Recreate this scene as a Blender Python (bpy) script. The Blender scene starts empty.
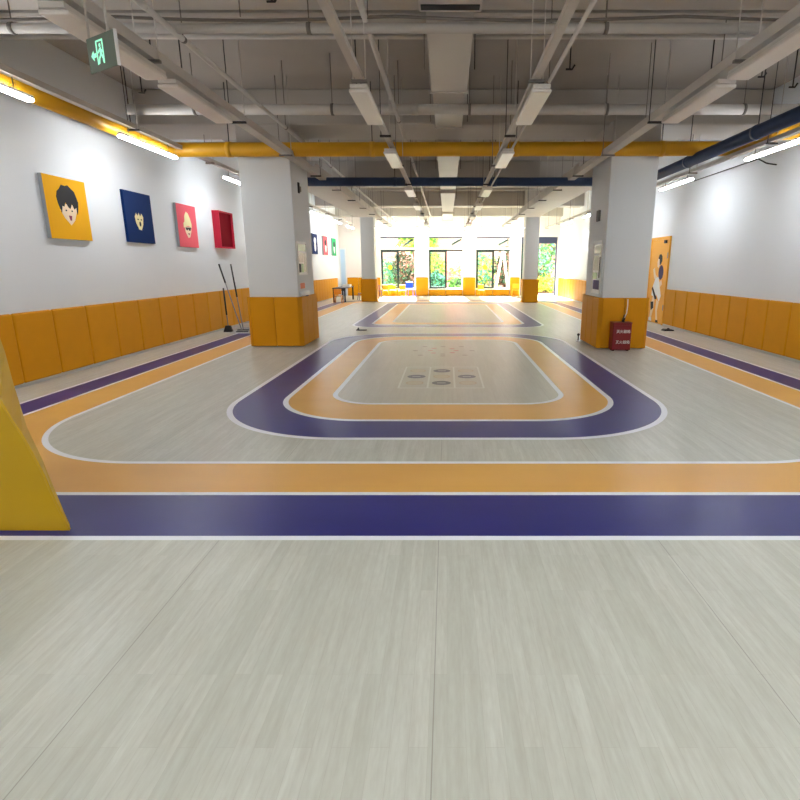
import bpy, bmesh, math, random
from mathutils import Vector, Matrix
random.seed(7)
PI = math.pi
scene = bpy.context.scene
COL = scene.collection

# ------------------------------------------------------------------ camera
cam_d = bpy.data.cameras.new('camera')
cam = bpy.data.objects.new('camera', cam_d)
COL.objects.link(cam)
cam.location = (0, 0, 1.6)
cam.rotation_euler = (math.radians(76), 0, 0)
cam_d.sensor_width = 36
cam_d.lens = 538 / 800 * 36
cam_d.shift_x = -47 / 800
cam_d.clip_end = 300
scene.camera = cam

# ------------------------------------------------------------------ world, sun, exposure
world = bpy.data.worlds.new('world')
scene.world = world
world.use_nodes = True
bg = world.node_tree.nodes['Background']
bg.inputs['Color'].default_value = (1.0, 0.93, 0.90, 1)
bg.inputs['Strength'].default_value = 4.2
sun_d = bpy.data.lights.new('sun', 'SUN')
sun_d.energy = 42.0
sun_d.color = (1.0, 0.93, 0.82)
sun_d.angle = math.radians(3)
sun = bpy.data.objects.new('sun', sun_d)
COL.objects.link(sun)
sun.rotation_euler = (math.radians(-56), 0, math.radians(3))
scene.view_settings.view_transform = 'Standard'
scene.view_settings.look = 'None'
scene.view_settings.gamma = 1
scene.view_settings.use_curve_mapping = False
scene.view_settings.exposure = 1.4
LAMP = 25.0          # emission of the lit lamp diffusers

# ------------------------------------------------------------------ node expressions
class X:
    """A scalar socket with operators."""
    nt = None
    def __init__(s, v): s.v = v
    @staticmethod
    def m(op, *a):
        n = X.nt.nodes.new('ShaderNodeMath'); n.operation = op
        for i, q in enumerate(a):
            q = q.v if isinstance(q, X) else q
            if isinstance(q, (int, float)): n.inputs[i].default_value = q
            else: X.nt.links.new(q, n.inputs[i])
        return X(n.outputs[0])
    def __add__(s, o): return X.m('ADD', s, o)
    __radd__ = __add__
    def __sub__(s, o): return X.m('SUBTRACT', s, o)
    def __rsub__(s, o): return X.m('SUBTRACT', o, s)
    def __mul__(s, o): return X.m('MULTIPLY', s, o)
    __rmul__ = __mul__
    def __truediv__(s, o): return X.m('DIVIDE', s, o)
    def abs(s): return X.m('ABSOLUTE', s)
    def max(s, o): return X.m('MAXIMUM', s, o)
    def min(s, o): return X.m('MINIMUM', s, o)
    def lt(s, o): return X.m('LESS_THAN', s, o)
    def gt(s, o): return X.m('GREATER_THAN', s, o)
    def sqrt(s): return X.m('SQRT', s)

def srgb(r, g, b):
    f = lambda c: (c/255/12.92) if c/255 <= .04045 else ((c/255+.055)/1.055)**2.4
    return (f(r), f(g), f(b), 1)

def new_mat(name):
    m = bpy.data.materials.new(name); m.use_nodes = True
    nt = m.node_tree
    return m, nt, nt.nodes['Principled BSDF']

def mat(name, col, rough=.5, metal=0, noise=0, scale=8, bump=0, emit=None, es=0, spec=None, stretch=None):
    m, nt, p = new_mat(name)
    p.inputs['Roughness'].default_value = rough
    p.inputs['Metallic'].default_value = metal
    if spec is not None: p.inputs['Specular IOR Level'].default_value = spec
    tc = nt.nodes.new('ShaderNodeTexCoord')
    mp = nt.nodes.new('ShaderNodeMapping')
    if stretch: mp.inputs['Scale'].default_value = stretch
    nt.links.new(tc.outputs['Object'], mp.inputs['Vector'])
    nz = nt.nodes.new('ShaderNodeTexNoise'); nz.inputs['Scale'].default_value = scale
    nz.inputs['Detail'].default_value = 4
    nt.links.new(mp.outputs[0], nz.inputs['Vector'])
    mx = nt.nodes.new('ShaderNodeMix'); mx.data_type = 'RGBA'
    lo = tuple(c*(1-noise) for c in col[:3]) + (1,)
    hi = tuple(min(1, c*(1+noise)) for c in col[:3]) + (1,)
    mx.inputs['A'].default_value = lo; mx.inputs['B'].default_value = hi
    nt.links.new(nz.outputs['Fac'], mx.inputs['Factor'])
    nt.links.new(mx.outputs['Result'], p.inputs['Base Color'])
    if bump:
        b = nt.nodes.new('ShaderNodeBump'); b.inputs['Strength'].default_value = bump
        b.inputs['Distance'].default_value = .01
        nt.links.new(nz.outputs['Fac'], b.inputs['Height']); nt.links.new(b.outputs[0], p.inputs['Normal'])
    if emit:
        p.inputs['Emission Color'].default_value = emit
        p.inputs['Emission Strength'].default_value = es
    return m

M = {}
M['wall'] = mat('white_wall_paint', srgb(226, 229, 232), .75, noise=.02, scale=1.5)
M['wall_back'] = mat('white_back_wall_paint', srgb(236, 226, 222), .75, noise=.02, scale=1.5)
M['ceiling'] = mat('grey_ceiling_paint', srgb(170, 163, 155), .9, noise=.10, scale=1.3, bump=.1)
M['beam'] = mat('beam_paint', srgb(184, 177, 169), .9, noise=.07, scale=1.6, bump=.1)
M['service'] = mat('sprayed_service_paint', srgb(196, 189, 181), .6, noise=.06, scale=3)
M['duct'] = mat('sprayed_duct_metal', srgb(192, 184, 176), .55, noise=.05, scale=2)
M['rod'] = mat('hanger_rod_steel', srgb(120, 112, 104), .6, .2)
M['rod_dark'] = mat('dark_hanger_steel', srgb(48, 44, 42), .6, .3)
M['yellow_pipe'] = mat('yellow_pipe_paint', srgb(216, 158, 18), .45, noise=.08, scale=3)
M['navy_pipe'] = mat('navy_pipe_paint', srgb(34, 54, 88), .45, noise=.08, scale=3)
M['pad'] = mat('mustard_padding_vinyl', srgb(214, 144, 0), .6, noise=.06, scale=5, bump=.05, spec=.25)
M['pad_edge'] = mat('mustard_padding_piping', srgb(96, 56, 8), .8)
M['column'] = mat('column_paint', srgb(214, 216, 216), .7, noise=.02, scale=2)
M['skirt'] = mat('pale_skirting', srgb(206, 206, 200), .5)
M['fixture_off'] = mat('lamp_housing_white', srgb(215, 208, 200), .45, noise=.02)
M['opal_off'] = mat('lamp_diffuser_off', srgb(228, 220, 212), .35)
M['lit'] = mat('lamp_diffuser_lit', (.9, .95, 1, 1), .4, emit=(.90, .95, 1.0, 1), es=LAMP)
M['lit_strong'] = mat('lamp_diffuser_bright', (.98, .96, .94, 1), .4, emit=(1, .93, .88, 1), es=LAMP)
M['lit_soft'] = mat('lamp_diffuser_soft', (.98, .98, .98, 1), .4, emit=(.95, .97, 1, 1), es=LAMP*.26)
M['prop'] = mat('yellow_mat_vinyl', srgb(200, 158, 0), .45, noise=.05, scale=4)
M['black'] = mat('black_plastic', srgb(24, 24, 26), .5, noise=.1)
M['white_plastic'] = mat('white_plastic', srgb(235, 235, 232), .4)
M['white_paint'] = mat('white_enamel', srgb(240, 238, 232), .4)
M['steel'] = mat('grey_steel', srgb(140, 142, 145), .35, .6)
M['canvas_edge'] = mat('canvas_edge_grey', srgb(150, 154, 158), .7)
M['c_yellow'] = mat('canvas_yellow', srgb(240, 176, 32), .7, noise=.03, spec=.1)
M['c_navy'] = mat('canvas_navy', srgb(14, 44, 96), .7, noise=.05, spec=.1)
M['c_pink'] = mat('canvas_pink', srgb(236, 100, 112), .7, noise=.03, spec=.1)
M['c_red'] = mat('box_red', srgb(200, 44, 66), .7, noise=.03, spec=.15)
M['c_dred'] = mat('box_dark_red', srgb(122, 4, 22), .8, noise=.05, spec=.05)
M['c_green'] = mat('canvas_green', srgb(40, 160, 100), .7, spec=.1)
M['ink'] = mat('black_ink', srgb(22, 20, 22), .7)
M['skin_ink'] = mat('skin_ink', srgb(246, 220, 186), .7)
M['cream_ink'] = mat('cream_ink', srgb(240, 226, 170), .7)
M['mouth_ink'] = mat('mouth_ink', srgb(150, 60, 80), .7)
M['white_ink'] = mat('white_ink', srgb(240, 240, 238), .7)
M['purple_ink'] = mat('purple_ink', srgb(58, 40, 84), .7)
M['door_yellow'] = mat('door_yellow', srgb(244, 172, 44), .5, noise=.02)
M['door_blue'] = mat('door_pale_blue', srgb(190, 214, 238), .5)
M['win_dark'] = mat('dark_window_frame', srgb(26, 46, 44), .4)
M['win_navy'] = mat('navy_door_frame', srgb(58, 66, 96), .4)
M['ext_red'] = mat('extinguisher_box_red', srgb(128, 22, 30), .35, noise=.05)
M['sign_plate'] = mat('sign_plate_green_grey', srgb(112, 124, 112), .35, noise=.04)
M['sign_glow'] = mat('sign_glow', (.3, .9, .6, 1), .4, emit=(.38, 1.0, .68, 1), es=.36)
M['chair_yellow'] = mat('chair_yellow', srgb(236, 176, 30), .4)
M['chair_blue'] = mat('chair_blue', srgb(40, 90, 220), .4)
M['chair_purple'] = mat('chair_purple', srgb(92, 70, 130), .4)
M['chair_orange'] = mat('chair_orange', srgb(242, 150, 30), .4)
M['pink_wall'] = mat('pink_render', srgb(206, 150, 138), .9, noise=.08, scale=.8)
M['roof'] = mat('terracotta', srgb(190, 130, 110), .9, noise=.1)
M['ground_out'] = mat('outside_paving', srgb(206, 200, 190), .9, noise=.08, scale=2)
M['soil'] = mat('soil', srgb(96, 74, 56), .9, noise=.2)
M['bark'] = mat('bark', srgb(92, 74, 58), .9, noise=.2)
M['yellow_sticker'] = mat('yellow_sticker', srgb(236, 226, 50), .6)
M['orange_ink'] = mat('orange_print', srgb(236, 130, 90), .6)
M['photo_grey'] = mat('notice_print_grey', srgb(150, 152, 146), .3, noise=.5, scale=14)
M['photo_green'] = mat('notice_print_green', srgb(120, 168, 120), .3, noise=.3, scale=10)
M['cloth_grey'] = mat('grey_mop_cloth', srgb(188, 188, 186), .95, noise=.15, scale=20, bump=.3)
def leafm(name, c): return mat(name, srgb(*c), .55, noise=.25, scale=3)
LEAF = [leafm('leaf_mid_green', (84, 142, 62)), leafm('leaf_dark_green', (24, 60, 34)),
        leafm('leaf_yellow_green', (196, 206, 70)), leafm('leaf_blue_green', (86, 152, 122)),
        leafm('petal_pink', (226, 138, 150)), leafm('leaf_brown', (92, 66, 48))]

def glass_mat():
    m = bpy.data.materials.new('window_glass'); m.use_nodes = True
    nt = m.node_tree; nt.nodes.clear()
    o = nt.nodes.new('ShaderNodeOutputMaterial'); t = nt.nodes.new('ShaderNodeBsdfTransparent')
    g = nt.nodes.new('ShaderNodeBsdfGlossy'); g.inputs['Roughness'].default_value = .03
    fr = nt.nodes.new('ShaderNodeFresnel'); fr.inputs['IOR'].default_value = 1.5
    t.inputs['Color'].default_value = (.80, .93, .90, 1)
    mx = nt.nodes.new('ShaderNodeMixShader')
    nt.links.new(fr.outputs[0], mx.inputs[0]); nt.links.new(t.outputs[0], mx.inputs[1]); nt.links.new(g.outputs[0], mx.inputs[2])
    nt.links.new(mx.outputs[0], o.inputs[0])
    return m
M['glass'] = glass_mat()

# ------------------------------------------------------------------ floor material
def floor_mat():
    m, nt, p = new_mat('sports_vinyl_floor')
    X.nt = nt
    N = nt.nodes; L = nt.links
    geo = N.new('ShaderNodeNewGeometry')
    sx = N.new('ShaderNodeSeparateXYZ'); L.new(geo.outputs['Position'], sx.inputs[0])
    px, py = X(sx.outputs[0]), X(sx.outputs[1])
    def rrect(x0, x1, y0, y1, r):
        qx = (px - (x0+x1)/2).abs() - ((x1-x0)/2 - r)
        qy = (py - (y0+y1)/2).abs() - ((y1-y0)/2 - r)
        ax, ay = qx.max(0), qy.max(0)
        return (ax*ax + ay*ay).sqrt() + qx.max(qy).min(0) - r     # <0 inside
    def mixc(fac, a, b):
        n = N.new('ShaderNodeMix'); n.data_type = 'RGBA'
        f = fac.v if isinstance(fac, X) else fac
        if isinstance(f, (int, float)): n.inputs['Factor'].default_value = f
        else: L.new(f, n.inputs['Factor'])
        for nm, q in (('A', a), ('B', b)):
            if isinstance(q, tuple): n.inputs[nm].default_value = q
            else: L.new(q, n.inputs[nm])
        return n.outputs['Result']
    def comb(x, y, z=0):
        n = N.new('ShaderNodeCombineXYZ')
        for i, q in enumerate((x, y, z)):
            if isinstance(q, X): L.new(q.v, n.inputs[i])
            else: n.inputs[i].default_value = q
        return n.outputs[0]
    # wood strips running away from the camera
    br = N.new('ShaderNodeTexBrick')
    L.new(comb(py, px), br.inputs['Vector'])
    br.inputs['Scale'].default_value = 1
    br.inputs['Brick Width'].default_value = .92
    br.inputs['Row Height'].default_value = .066
    br.inputs['Mortar Size'].default_value = 0.0006
    br.inputs['Bias'].default_value = 0
    br.offset = .37; br.offset_frequency = 2
    br.inputs['Color1'].default_value = srgb(200, 202, 189)
    br.inputs['Color2'].default_value = srgb(213, 214, 202)
    br.inputs['Mortar'].default_value = srgb(186, 183, 170)
    n1 = N.new('ShaderNodeTexNoise'); L.new(comb(px*34, py*2.2), n1.inputs['Vector'])
    n1.inputs['Scale'].default_value = 1; n1.inputs['Detail'].default_value = 5
    n2 = N.new('ShaderNodeTexNoise'); L.new(comb(px*90, py*14), n2.inputs['Vector'])
    n2.inputs['Scale'].default_value = 1; n2.inputs['Detail'].default_value = 3
    n3 = N.new('ShaderNodeTexNoise'); L.new(comb(px*1.6, py*.8), n3.inputs['Vector'])
    n3.inputs['Scale'].default_value = 1; n3.inputs['Detail'].default_value = 2
    streak = ((X(n1.outputs['Fac'])-.5)*.9 + (X(n2.outputs['Fac'])-.5)*.5 + (X(n3.outputs['Fac'])-.5)*.25)
    base = mixc((streak*.9+.36).max(0).min(1), br.outputs['Color'], srgb(168, 163, 147))
    # sheet seams every 1.32 m
    sm = X.m('PINGPONG', px + .05 + 13.2, .66).lt(.0022)
    base = mixc(sm*.55, base, srgb(128, 122, 110))
    WHITE, PUR, ORG = srgb(238, 240, 244), srgb(46, 44, 112), srgb(212, 158, 88)
    nb = N.new('ShaderNodeTexNoise'); L.new(comb(px*.8, py*2), nb.inputs['Vector']); nb.inputs['Scale'].default_value = 1
    PURc = mixc(X(nb.outputs['Fac']), srgb(34, 34, 100), srgb(46, 47, 126))
    ORGc = mixc(X(nb.outputs['Fac']), srgb(222, 162, 72), srgb(234, 182, 96))
    c = base
    def bands(c, A, B, C, w, inner):
        c = mixc(A.lt(0), c, WHITE); c = mixc(A.lt(-w), c, PURc)
        c = mixc(B.lt(0), c, WHITE); c = mixc(B.lt(-w), c, ORGc)
        c = mixc(C.lt(0), c, WHITE); c = mixc(C.lt(-w), c, inner)
        return c
    c = bands(c, rrect(-5.14, 5.15, 2.935, 26.5, 2.3), rrect(-4.70, 4.69, 3.59, 25.9, 1.95),
              rrect(-4.12, 4.10, 4.225, 25.3, 1.5), .052, base)
    warm = mixc(.35, base, srgb(190, 176, 156))
    c = bands(c, rrect(-2.59, 2.59, 4.86, 13.2, 1.55), rrect(-2.02, 2.05, 5.49, 12.6, 1.1),
              rrect(-1.47, 1.50, 6.20, 12.0, .6), .065, warm)
    c = bands(c, rrect(-2.66, 2.72, 14.45, 24.5, .75), rrect(-2.16, 2.22, 15.15, 23.9, .4),
              rrect(-1.62, 1.68, 15.75, 23.3, .25), .07, warm)
    # three printed boxes of stepping spots
    LINE = srgb(222, 222, 212)
    box = (px - (-.08)).abs().max(0)
    inx = (px+.08).abs().lt(.59); iny = (py-7.865).abs().lt(.79)
    edge = ((px+.08).abs().gt(.565)).max((py-7.865).abs().gt(.755)).max(((px+.08).abs()-.185).abs().lt(.013))
    c = mixc(inx*iny*.25, c, srgb(176, 176, 164))
    c = mixc(inx*iny*edge, c, LINE)
    for bx in range(3):
        for by in range(3):
            cx, cy = -.08 + (bx-1)*.375, 7.865 + (by-1)*.45
            dark = (bx + by) % 2 == 1
            dx, dy = px-cx, py-cy
            d = (dx*dx + dy*dy).sqrt()
            if dark:
                c = mixc(d.lt(.135), c, srgb(40, 38, 52))
                c = mixc(dx.abs().lt(.06)*dy.abs().lt(.022), c, srgb(170, 168, 176))
            else:
                c = mixc(d.lt(.125), c, srgb(176, 152, 116))
                c = mixc(d.lt(.105), c, srgb(190, 180, 156))
    # small spots printed in two rings beyond the boxes
    for k, (cx, cy, q) in enumerate([(-.92, 10.1, 0), (-.72, 9.45, 0), (-.66, 10.75, 0), (-.46, 10.1, 1), (-.36, 10.45, 1), (-.36, 9.75, 1),
                       (-.08, 10.75, 0), (-.08, 9.6, 0), (-.08, 9.35, 0), (.2, 10.4, 1), (.2, 9.8, 1), (.32, 10.1, 1), (.5, 10.75, 0), (.56, 9.45, 0), (.8, 10.1, 0)]):
        dx, dy = px-(cx+.08)*.64+.08, py-(cy-10.05)*.85-10.35
        c = mixc((dx*dx + dy*dy).lt(.0030), c, [srgb(140, 122, 104), srgb(182, 92, 84)][q])
    L.new(c, p.inputs['Base Color'])
    p.inputs['Roughness'].default_value = .34
    p.inputs['Specular IOR Level'].default_value = .33
    b = N.new('ShaderNodeBump'); b.inputs['Strength'].default_value = .12; b.inputs['Distance'].default_value = .003
    L.new(n2.outputs['Fac'], b.inputs['Height']); L.new(b.outputs[0], p.inputs['Normal'])
    return m
M['floor'] = floor_mat()

# ------------------------------------------------------------------ mesh building
class MB:
    def __init__(s, off=(0, 0, 0)):
        s.bm = bmesh.new(); s.mi = 0; s.off = Vector(off); s.smooth = False
    def _fin(s, geom_faces):
        for f in geom_faces: f.material_index = s.mi; f.smooth = s.smooth
    def box(s, x0, x1, y0, y1, z0, z1, bev=0, seg=2):
        r = bmesh.ops.create_cube(s.bm, size=1)
        vs = r['verts']
        for v in vs:
            v.co = Vector(((x0+x1)/2 + v.co.x*(x1-x0), (y0+y1)/2 + v.co.y*(y1-y0), (z0+z1)/2 + v.co.z*(z1-z0)))
        fs = set(f for v in vs for f in v.link_faces)
        s._fin(fs)
        if bev:
            es = set(e for v in vs for e in v.link_edges)
            rr = bmesh.ops.bevel(s.bm, geom=list(es), offset=bev, segments=seg, affect='EDGES', profile=.5)
            s._fin(rr['faces'])
        return s
    def tube(s, pts, r, n=10, cap=True, r1=None):
        pts = [Vector(p) for p in pts]; rings = []
        up = None
        for i, p in enumerate(pts):
            d = (pts[min(i+1, len(pts)-1)] - pts[max(i-1, 0)]).normalized()
            if up is None:
                a = Vector((0, 0, 1)) if abs(d.z) < .9 else Vector((1, 0, 0))
                up = d.cross(a).normalized()
            up = (up - d*up.dot(d)).normalized()
            w = d.cross(up)
            rr = r if r1 is None else r + (r1-r)*i/(len(pts)-1)
            rings.append([s.bm.verts.new(p + (up*math.cos(2*PI*k/n) + w*math.sin(2*PI*k/n))*rr) for k in range(n)])
        fs = []
        for a, b in zip(rings, rings[1:]):
            for k in range(n):
                f = s.bm.faces.new((a[k], a[(k+1) % n], b[(k+1) % n], b[k])); f.smooth = True; f.material_index = s.mi
        if cap:
            for ring in (rings[0], rings[-1]):
                f = s.bm.faces.new(ring); f.material_index = s.mi
        return s
    def prism(s, poly, fn, t0, t1):
        """poly: 2-D points, fn(u, v, t) -> 3-D, extruded t0..t1."""
        a = [s.bm.verts.new(fn(u, v, t0)) for u, v in poly]
        b = [s.bm.verts.new(fn(u, v, t1)) for u, v in poly]
        n = len(poly); fs = [s.bm.faces.new(a), s.bm.faces.new(b)]
        for k in range(n): fs.append(s.bm.faces.new((a[k], a[(k+1) % n], b[(k+1) % n], b[k])))
        s._fin(fs); return s
    def quad(s, *v):
        f = s.bm.faces.new([s.bm.verts.new(p) for p in v]); s._fin([f]); return s
    def ball(s, c, r, sc=(1, 1, 1), sub=2):
        rr = bmesh.ops.create_icosphere(s.bm, subdivisions=sub, radius=r)
        for v in rr['verts']: v.co = Vector((c[0]+v.co.x*sc[0], c[1]+v.co.y*sc[1], c[2]+v.co.z*sc[2]))
        for f in set(f for v in rr['verts'] for f in v.link_faces): f.smooth = True; f.material_index = s.mi
        return s
    def build(s, name, mats, parent=None, loc=None, kind=None):
        if not isinstance(mats, (list, tuple)): mats = [mats]
        bmesh.ops.recalc_face_normals(s.bm, faces=s.bm.faces[:])
        o_ = Vector(loc) if loc is not None else s.off
        for v in s.bm.verts: v.co -= o_
        me = bpy.data.meshes.new(name); s.bm.to_mesh(me); s.bm.free()
        for q in mats: me.materials.append(M[q] if isinstance(q, str) else q)
        ob = bpy.data.objects.new(name, me); COL.objects.link(ob)
        if parent: ob.parent = parent
        if loc is not None: ob.location = loc
        if kind: ob['kind'] = kind
        return ob

def thing(name, label, cat, loc=(0, 0, 0), rz=0, group=None):
    o = bpy.data.objects.new(name, None); COL.objects.link(o)
    o.empty_display_size = .1
    o.location = loc; o.rotation_euler = (0, 0, rz)
    o['label'] = label; o['category'] = cat
    if group: o['group'] = group
    return o
def tag(o, label, cat, group=None):
    o['label'] = label; o['category'] = cat
    if group: o['group'] = group
    return o
def struct_root(name, loc):
    o = bpy.data.objects.new(name, None); COL.objects.link(o); o.location = loc; o['kind'] = 'structure'
    return o
def dup(root, loc, label, rz=None, group=None):
    r = root.copy(); COL.objects.link(r); r.location = loc
    if rz is not None: r.rotation_euler = (0, 0, rz)
    r['label'] = label
    if group: r['group'] = group
    for ch in list(root.children):
        c = ch.copy(); COL.objects.link(c); c.parent = r
        for g in list(ch.children):
            d = g.copy(); COL.objects.link(d); d.parent = c
    return r

XL, XR, YB, YF, ZC = -5.80, 6.02, 30.0, -7.0, 4.75

# ================================================================== room shell
MB().box(XL-.25, XR+.25, YF-.2, YB+.3, -.12, 0).build('floor', 'floor', kind='structure')
MB().box(XL-.25, XR+.25, YF-.2, YB+.3, ZC, ZC+.2).build('ceiling', 'ceiling', kind='structure')
MB().box(XL-.2, XL, YF, YB+.3, 0, ZC).build('wall_left', 'wall', kind='structure')
MB().box(XR, XR+.2, YF, YB+.3, 0, ZC).build('wall_right', 'wall', kind='structure')
MB().box(XL, XR, YF-.2, YF, 0, ZC).build('wall_front', 'wall', kind='structure')
OPEN = [(-3.58, -1.73, .39, 3.1), (-.99, .83, .39, 3.1), (1.57, 3.40, .39, 3.1), (4.0, 5.93, 0, 3.1)]
b = MB()
xs = XL
for (a, c, z0, z1) in OPEN:
    b.box(xs, a, YB, YB+.3, 0, ZC)
    if z0 > 0: b.box(a, c, YB, YB+.3, 0, z0)
    b.box(a, c, YB, YB+.3, z1, ZC)
    xs = c
b.box(xs, XR, YB, YB+.3, 0, ZC)
b.build('wall_back', 'wall_back', kind='structure')
MB().box(XL, XL+.025, YF, YB, 0, .05).build('baseboard_left', 'skirt', kind='structure')
MB().box(XR-.025, XR, YF, YB, 0, .05).build('baseboard_right', 'skirt', kind='structure')

# transverse beams
for k, (y0, y1, z) in enumerate([(-2.6, -1.8, 4.15), (5.95, 6.35, 4.15), (6.5, 6.98, 4.17), (10.95, 12.2, 4.15), (17.9, 18.6, 4.12), (25.0, 25.7, 4.15), (29.4, 30.0, 4.1)]):
    MB().box(XL, XR, y0, y1, z, ZC, .02, 1).build('ceiling_beam', 'beam', kind='structure')

# ================================================================== wall padding
def pad_mesh(mb, x0, x1, y0, y1, z0, z1, bev=.026):
    mb.box(x0, x1, y0, y1, z0, z1, bev, 2)
def padding(label, side, y0, y1, w, z0=.045, z1=.985, t=.06, slim=.007):
    x = XL if side < 0 else XR
    cat = 'wall padding'
    r = thing('wall_padding', label, cat, (x, (y0+y1)/2, 0))
    n = max(1, round((y1-y0)/w)); w = (y1-y0)/n
    for k in range(n):
        m = MB((x, (y0+y1)/2, 0))
        a, c = y0+k*w+slim, y0+(k+1)*w-slim
        if side < 0: pad_mesh(m, x+.001, x+t, a, c, z0, z1)
        else: pad_mesh(m, x-t, x-.001, a, c, z0, z1)
        m.build('pad', 'pad', r)
    m = MB((x, (y0+y1)/2, 0))
    if side < 0: m.box(x+.001, x+.022, y0, y1, z0, z1-.02)
    else: m.box(x-.022, x-.001, y0, y1, z0, z1-.02)
    m.build('backing_board', 'pad_edge', r)
padding('mustard padded panels along the left wall beneath the square pictures', -1, .5, 22.0, .74)
padding('mustard padding at the far end of the left wall, beside the dark table', -1, 22.05, 29.0, .55)
padding('mustard padded panels along the near right wall, up to the yellow door', 1, .4, 14.98, .705)
padding('mustard padding on the far right wall beyond the right column', 1, 16.45, 29.6, .6)
def padding_back(label, x0, x1, w, z1=.985, dy=.06):
    r = thing('wall_padding', label, 'wall padding', ((x0+x1)/2, YB, 0))
    n = max(1, round((x1-x0)/w)); w = (x1-x0)/n
    for k in range(n):
        m = MB(r.location); pad_mesh(m, x0+k*w+.004, x0+(k+1)*w-.004, YB-dy, YB-.001, .02, z1); m.build('pad', 'pad', r)
padding_back('mustard padding on the back wall between the pale blue door and leftmost window', -5.42, -3.62, .6)
padding_back('mustard padding on the wall between the leftmost and middle windows', -1.70, -1.02, .7)
padding_back('mustard padding on the wall between the middle and right windows', .86, 1.54, .7)
padding_back('mustard padding between the rightmost window and the garden doorway', 3.43, 3.96, .6)
padding_back('low mustard padding under the sill of the leftmost back window', -3.6, -1.72, .95, .34, .05)
padding_back('low mustard padding under the sill of the middle back window', -1.0, .84, .95, .34, .05)
padding_back('low mustard padding under the sill of the right back window with ladder', 1.56, 3.41, .95, .34, .05)

# ================================================================== columns
def column(label, x0, x1, y0, y1, ztop, nf, ns, zp=1.0, name='column'):
    cx, cy = (x0+x1)/2, (y0+y1)/2
    r = thing(name, label, 'column', (cx, cy, 0))
    i = .055
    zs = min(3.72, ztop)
    MB(r.location).box(x0+i, x1-i, y0+i, y1-i, 0, zs, .012, 2).build('shaft', 'column', r)
    MB(r.location).box(x0+i, x1-i, y0+i, y1-i, zs, ztop, .012, 2).build('shade_toned_top', 'beam', r)  # same shaft; beam grey stands in for the weaker light above the lamps
    w = (x1-x0-.12)/nf
    for k in range(nf):                           # front and rear pads, with cut corners between the faces
        a, c = x0+.06+k*w+.003, x0+.06+(k+1)*w-.003
        m = MB(r.location); pad_mesh(m, a, c, y0, y0+i-.002, .02, zp, .012); m.build('pad', 'pad', r)
        m = MB(r.location); pad_mesh(m, a, c, y1-i+.002, y1, .02, zp, .012); m.build('pad', 'pad', r)
    w = (y1-y0-.12)/ns
    for k in range(ns):
        a, c = y0+.06+k*w+.003, y0+.06+(k+1)*w-.003
        for u, v in ((x0, x0+i-.002), (x1-i+.002, x1)):
            m = MB(r.location); pad_mesh(m, u, v, a, c, .02, zp, .012); m.build('pad', 'pad', r)
    for sx in (0, 1):
        for sy in (0, 1):
            X0 = x1 if sx else x0; Y0 = y1 if sy else y0
            dx, dy = (-1 if sx else 1), (-1 if sy else 1)
            poly = [(X0+dx*.06, Y0), (X0, Y0+dy*.06), (X0+dx*.054, Y0+dy*.054)]
            m = MB(r.location); m.prism(poly, lambda u, v, t: (u, v, t), .02, zp)
            m.build('corner_pad', 'pad', r)
    return r
column('near left square column, white above mustard pads, beside the leaning mops', -3.99, -2.90, 10.85, 12.25, 4.15, 2, 3)
column('near right square column, white above mustard pads, behind the extinguisher box', 2.95, 3.93, 10.55, 11.95, 4.15, 2, 3)
column('small far left column with mustard base, near the leftmost window', -3.89, -3.18, 24.8, 25.6, 4.15, 1, 1, 1.03)
column('small far right column with mustard base, in front of the garden doorway', 3.34, 4.04, 24.2, 24.95, 4.75, 1, 1, 1.03)

# ================================================================== things on the columns
def framed(label, name, cat, xf, y0, y1, z0, z1, dirx, prints):
    """a flat framed sheet on a face x = xf looking towards dirx."""
    r = thing(name, label, cat, (xf, (y0+y1)/2, z0))
    t = .02*dirx
    m = MB(r.location)
    e = .025
    for (a, c, p, q) in ((y0, y1, z0, z0+e), (y0, y1, z1-e, z1), (y0, y0+e, z0+e, z1-e), (y1-e, y1, z0+e, z1-e)):
        m.box(min(xf, xf+t), max(xf, xf+t), a, c, p, q)
    m.build('frame', 'white_plastic', r)
    m = MB(r.location); m.box(min(xf, xf+t*.5), max(xf, xf+t*.5), y0+e, y1-e, z0+e, z1-e)
    m.build('printed_sheet', 'white_ink', r)
    for (a, c, p, q, mm) in prints:
        m = MB(r.location); X0, X1 = xf+t*.5, xf+t*.7
        m.box(min(X0, X1), max(X0, X1), y0+(y1-y0)*a, y0+(y1-y0)*c, z0+(z1-z0)*p, z0+(z1-z0)*q)
        m.build('print_block', mm, r)
XLc, XRc = -2.90-.055, 2.95+.055
framed('framed notice board on the inner side of the near left column', 'notice_board', 'notice board', XLc, 10.98, 11.66, 1.42, 2.07, 1,
       [(.08, .92, .72, .93, 'photo_green'), (.1, .6, .4, .68, 'photo_grey'), (.66, .92, .1, .66, 'photo_grey'), (.08, .3, .08, .34, 'ink'), (.36, .6, .08, .34, 'photo_green')])
framed('tall framed notice board on the inner side of the near right column', 'notice_board', 'notice board', XRc, 10.78, 11.4, 1.06, 2.08, -1,
       [(.1, .9, .76, .93, 'photo_grey'), (.3, .9, .44, .72, 'photo_grey'), (.08, .22, .3, .7, 'ink'), (.1, .8, .08, .26, 'purple_ink'), (.4, .9, .28, .4, 'photo_green')])
r = thing('wall_switch', 'small dark switch pair high on the near left column', 'switch', (XLc, 11.4, 3.0))
MB(r.location).box(XLc, XLc+.03, 11.33, 11.40, 3.0, 3.2, .004).build('switch_plate', 'rod_dark', r)
MB(r.location).box(XLc, XLc+.03, 11.44, 11.50, 3.04, 3.14, .004).build('thermostat', 'rod', r)
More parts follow.
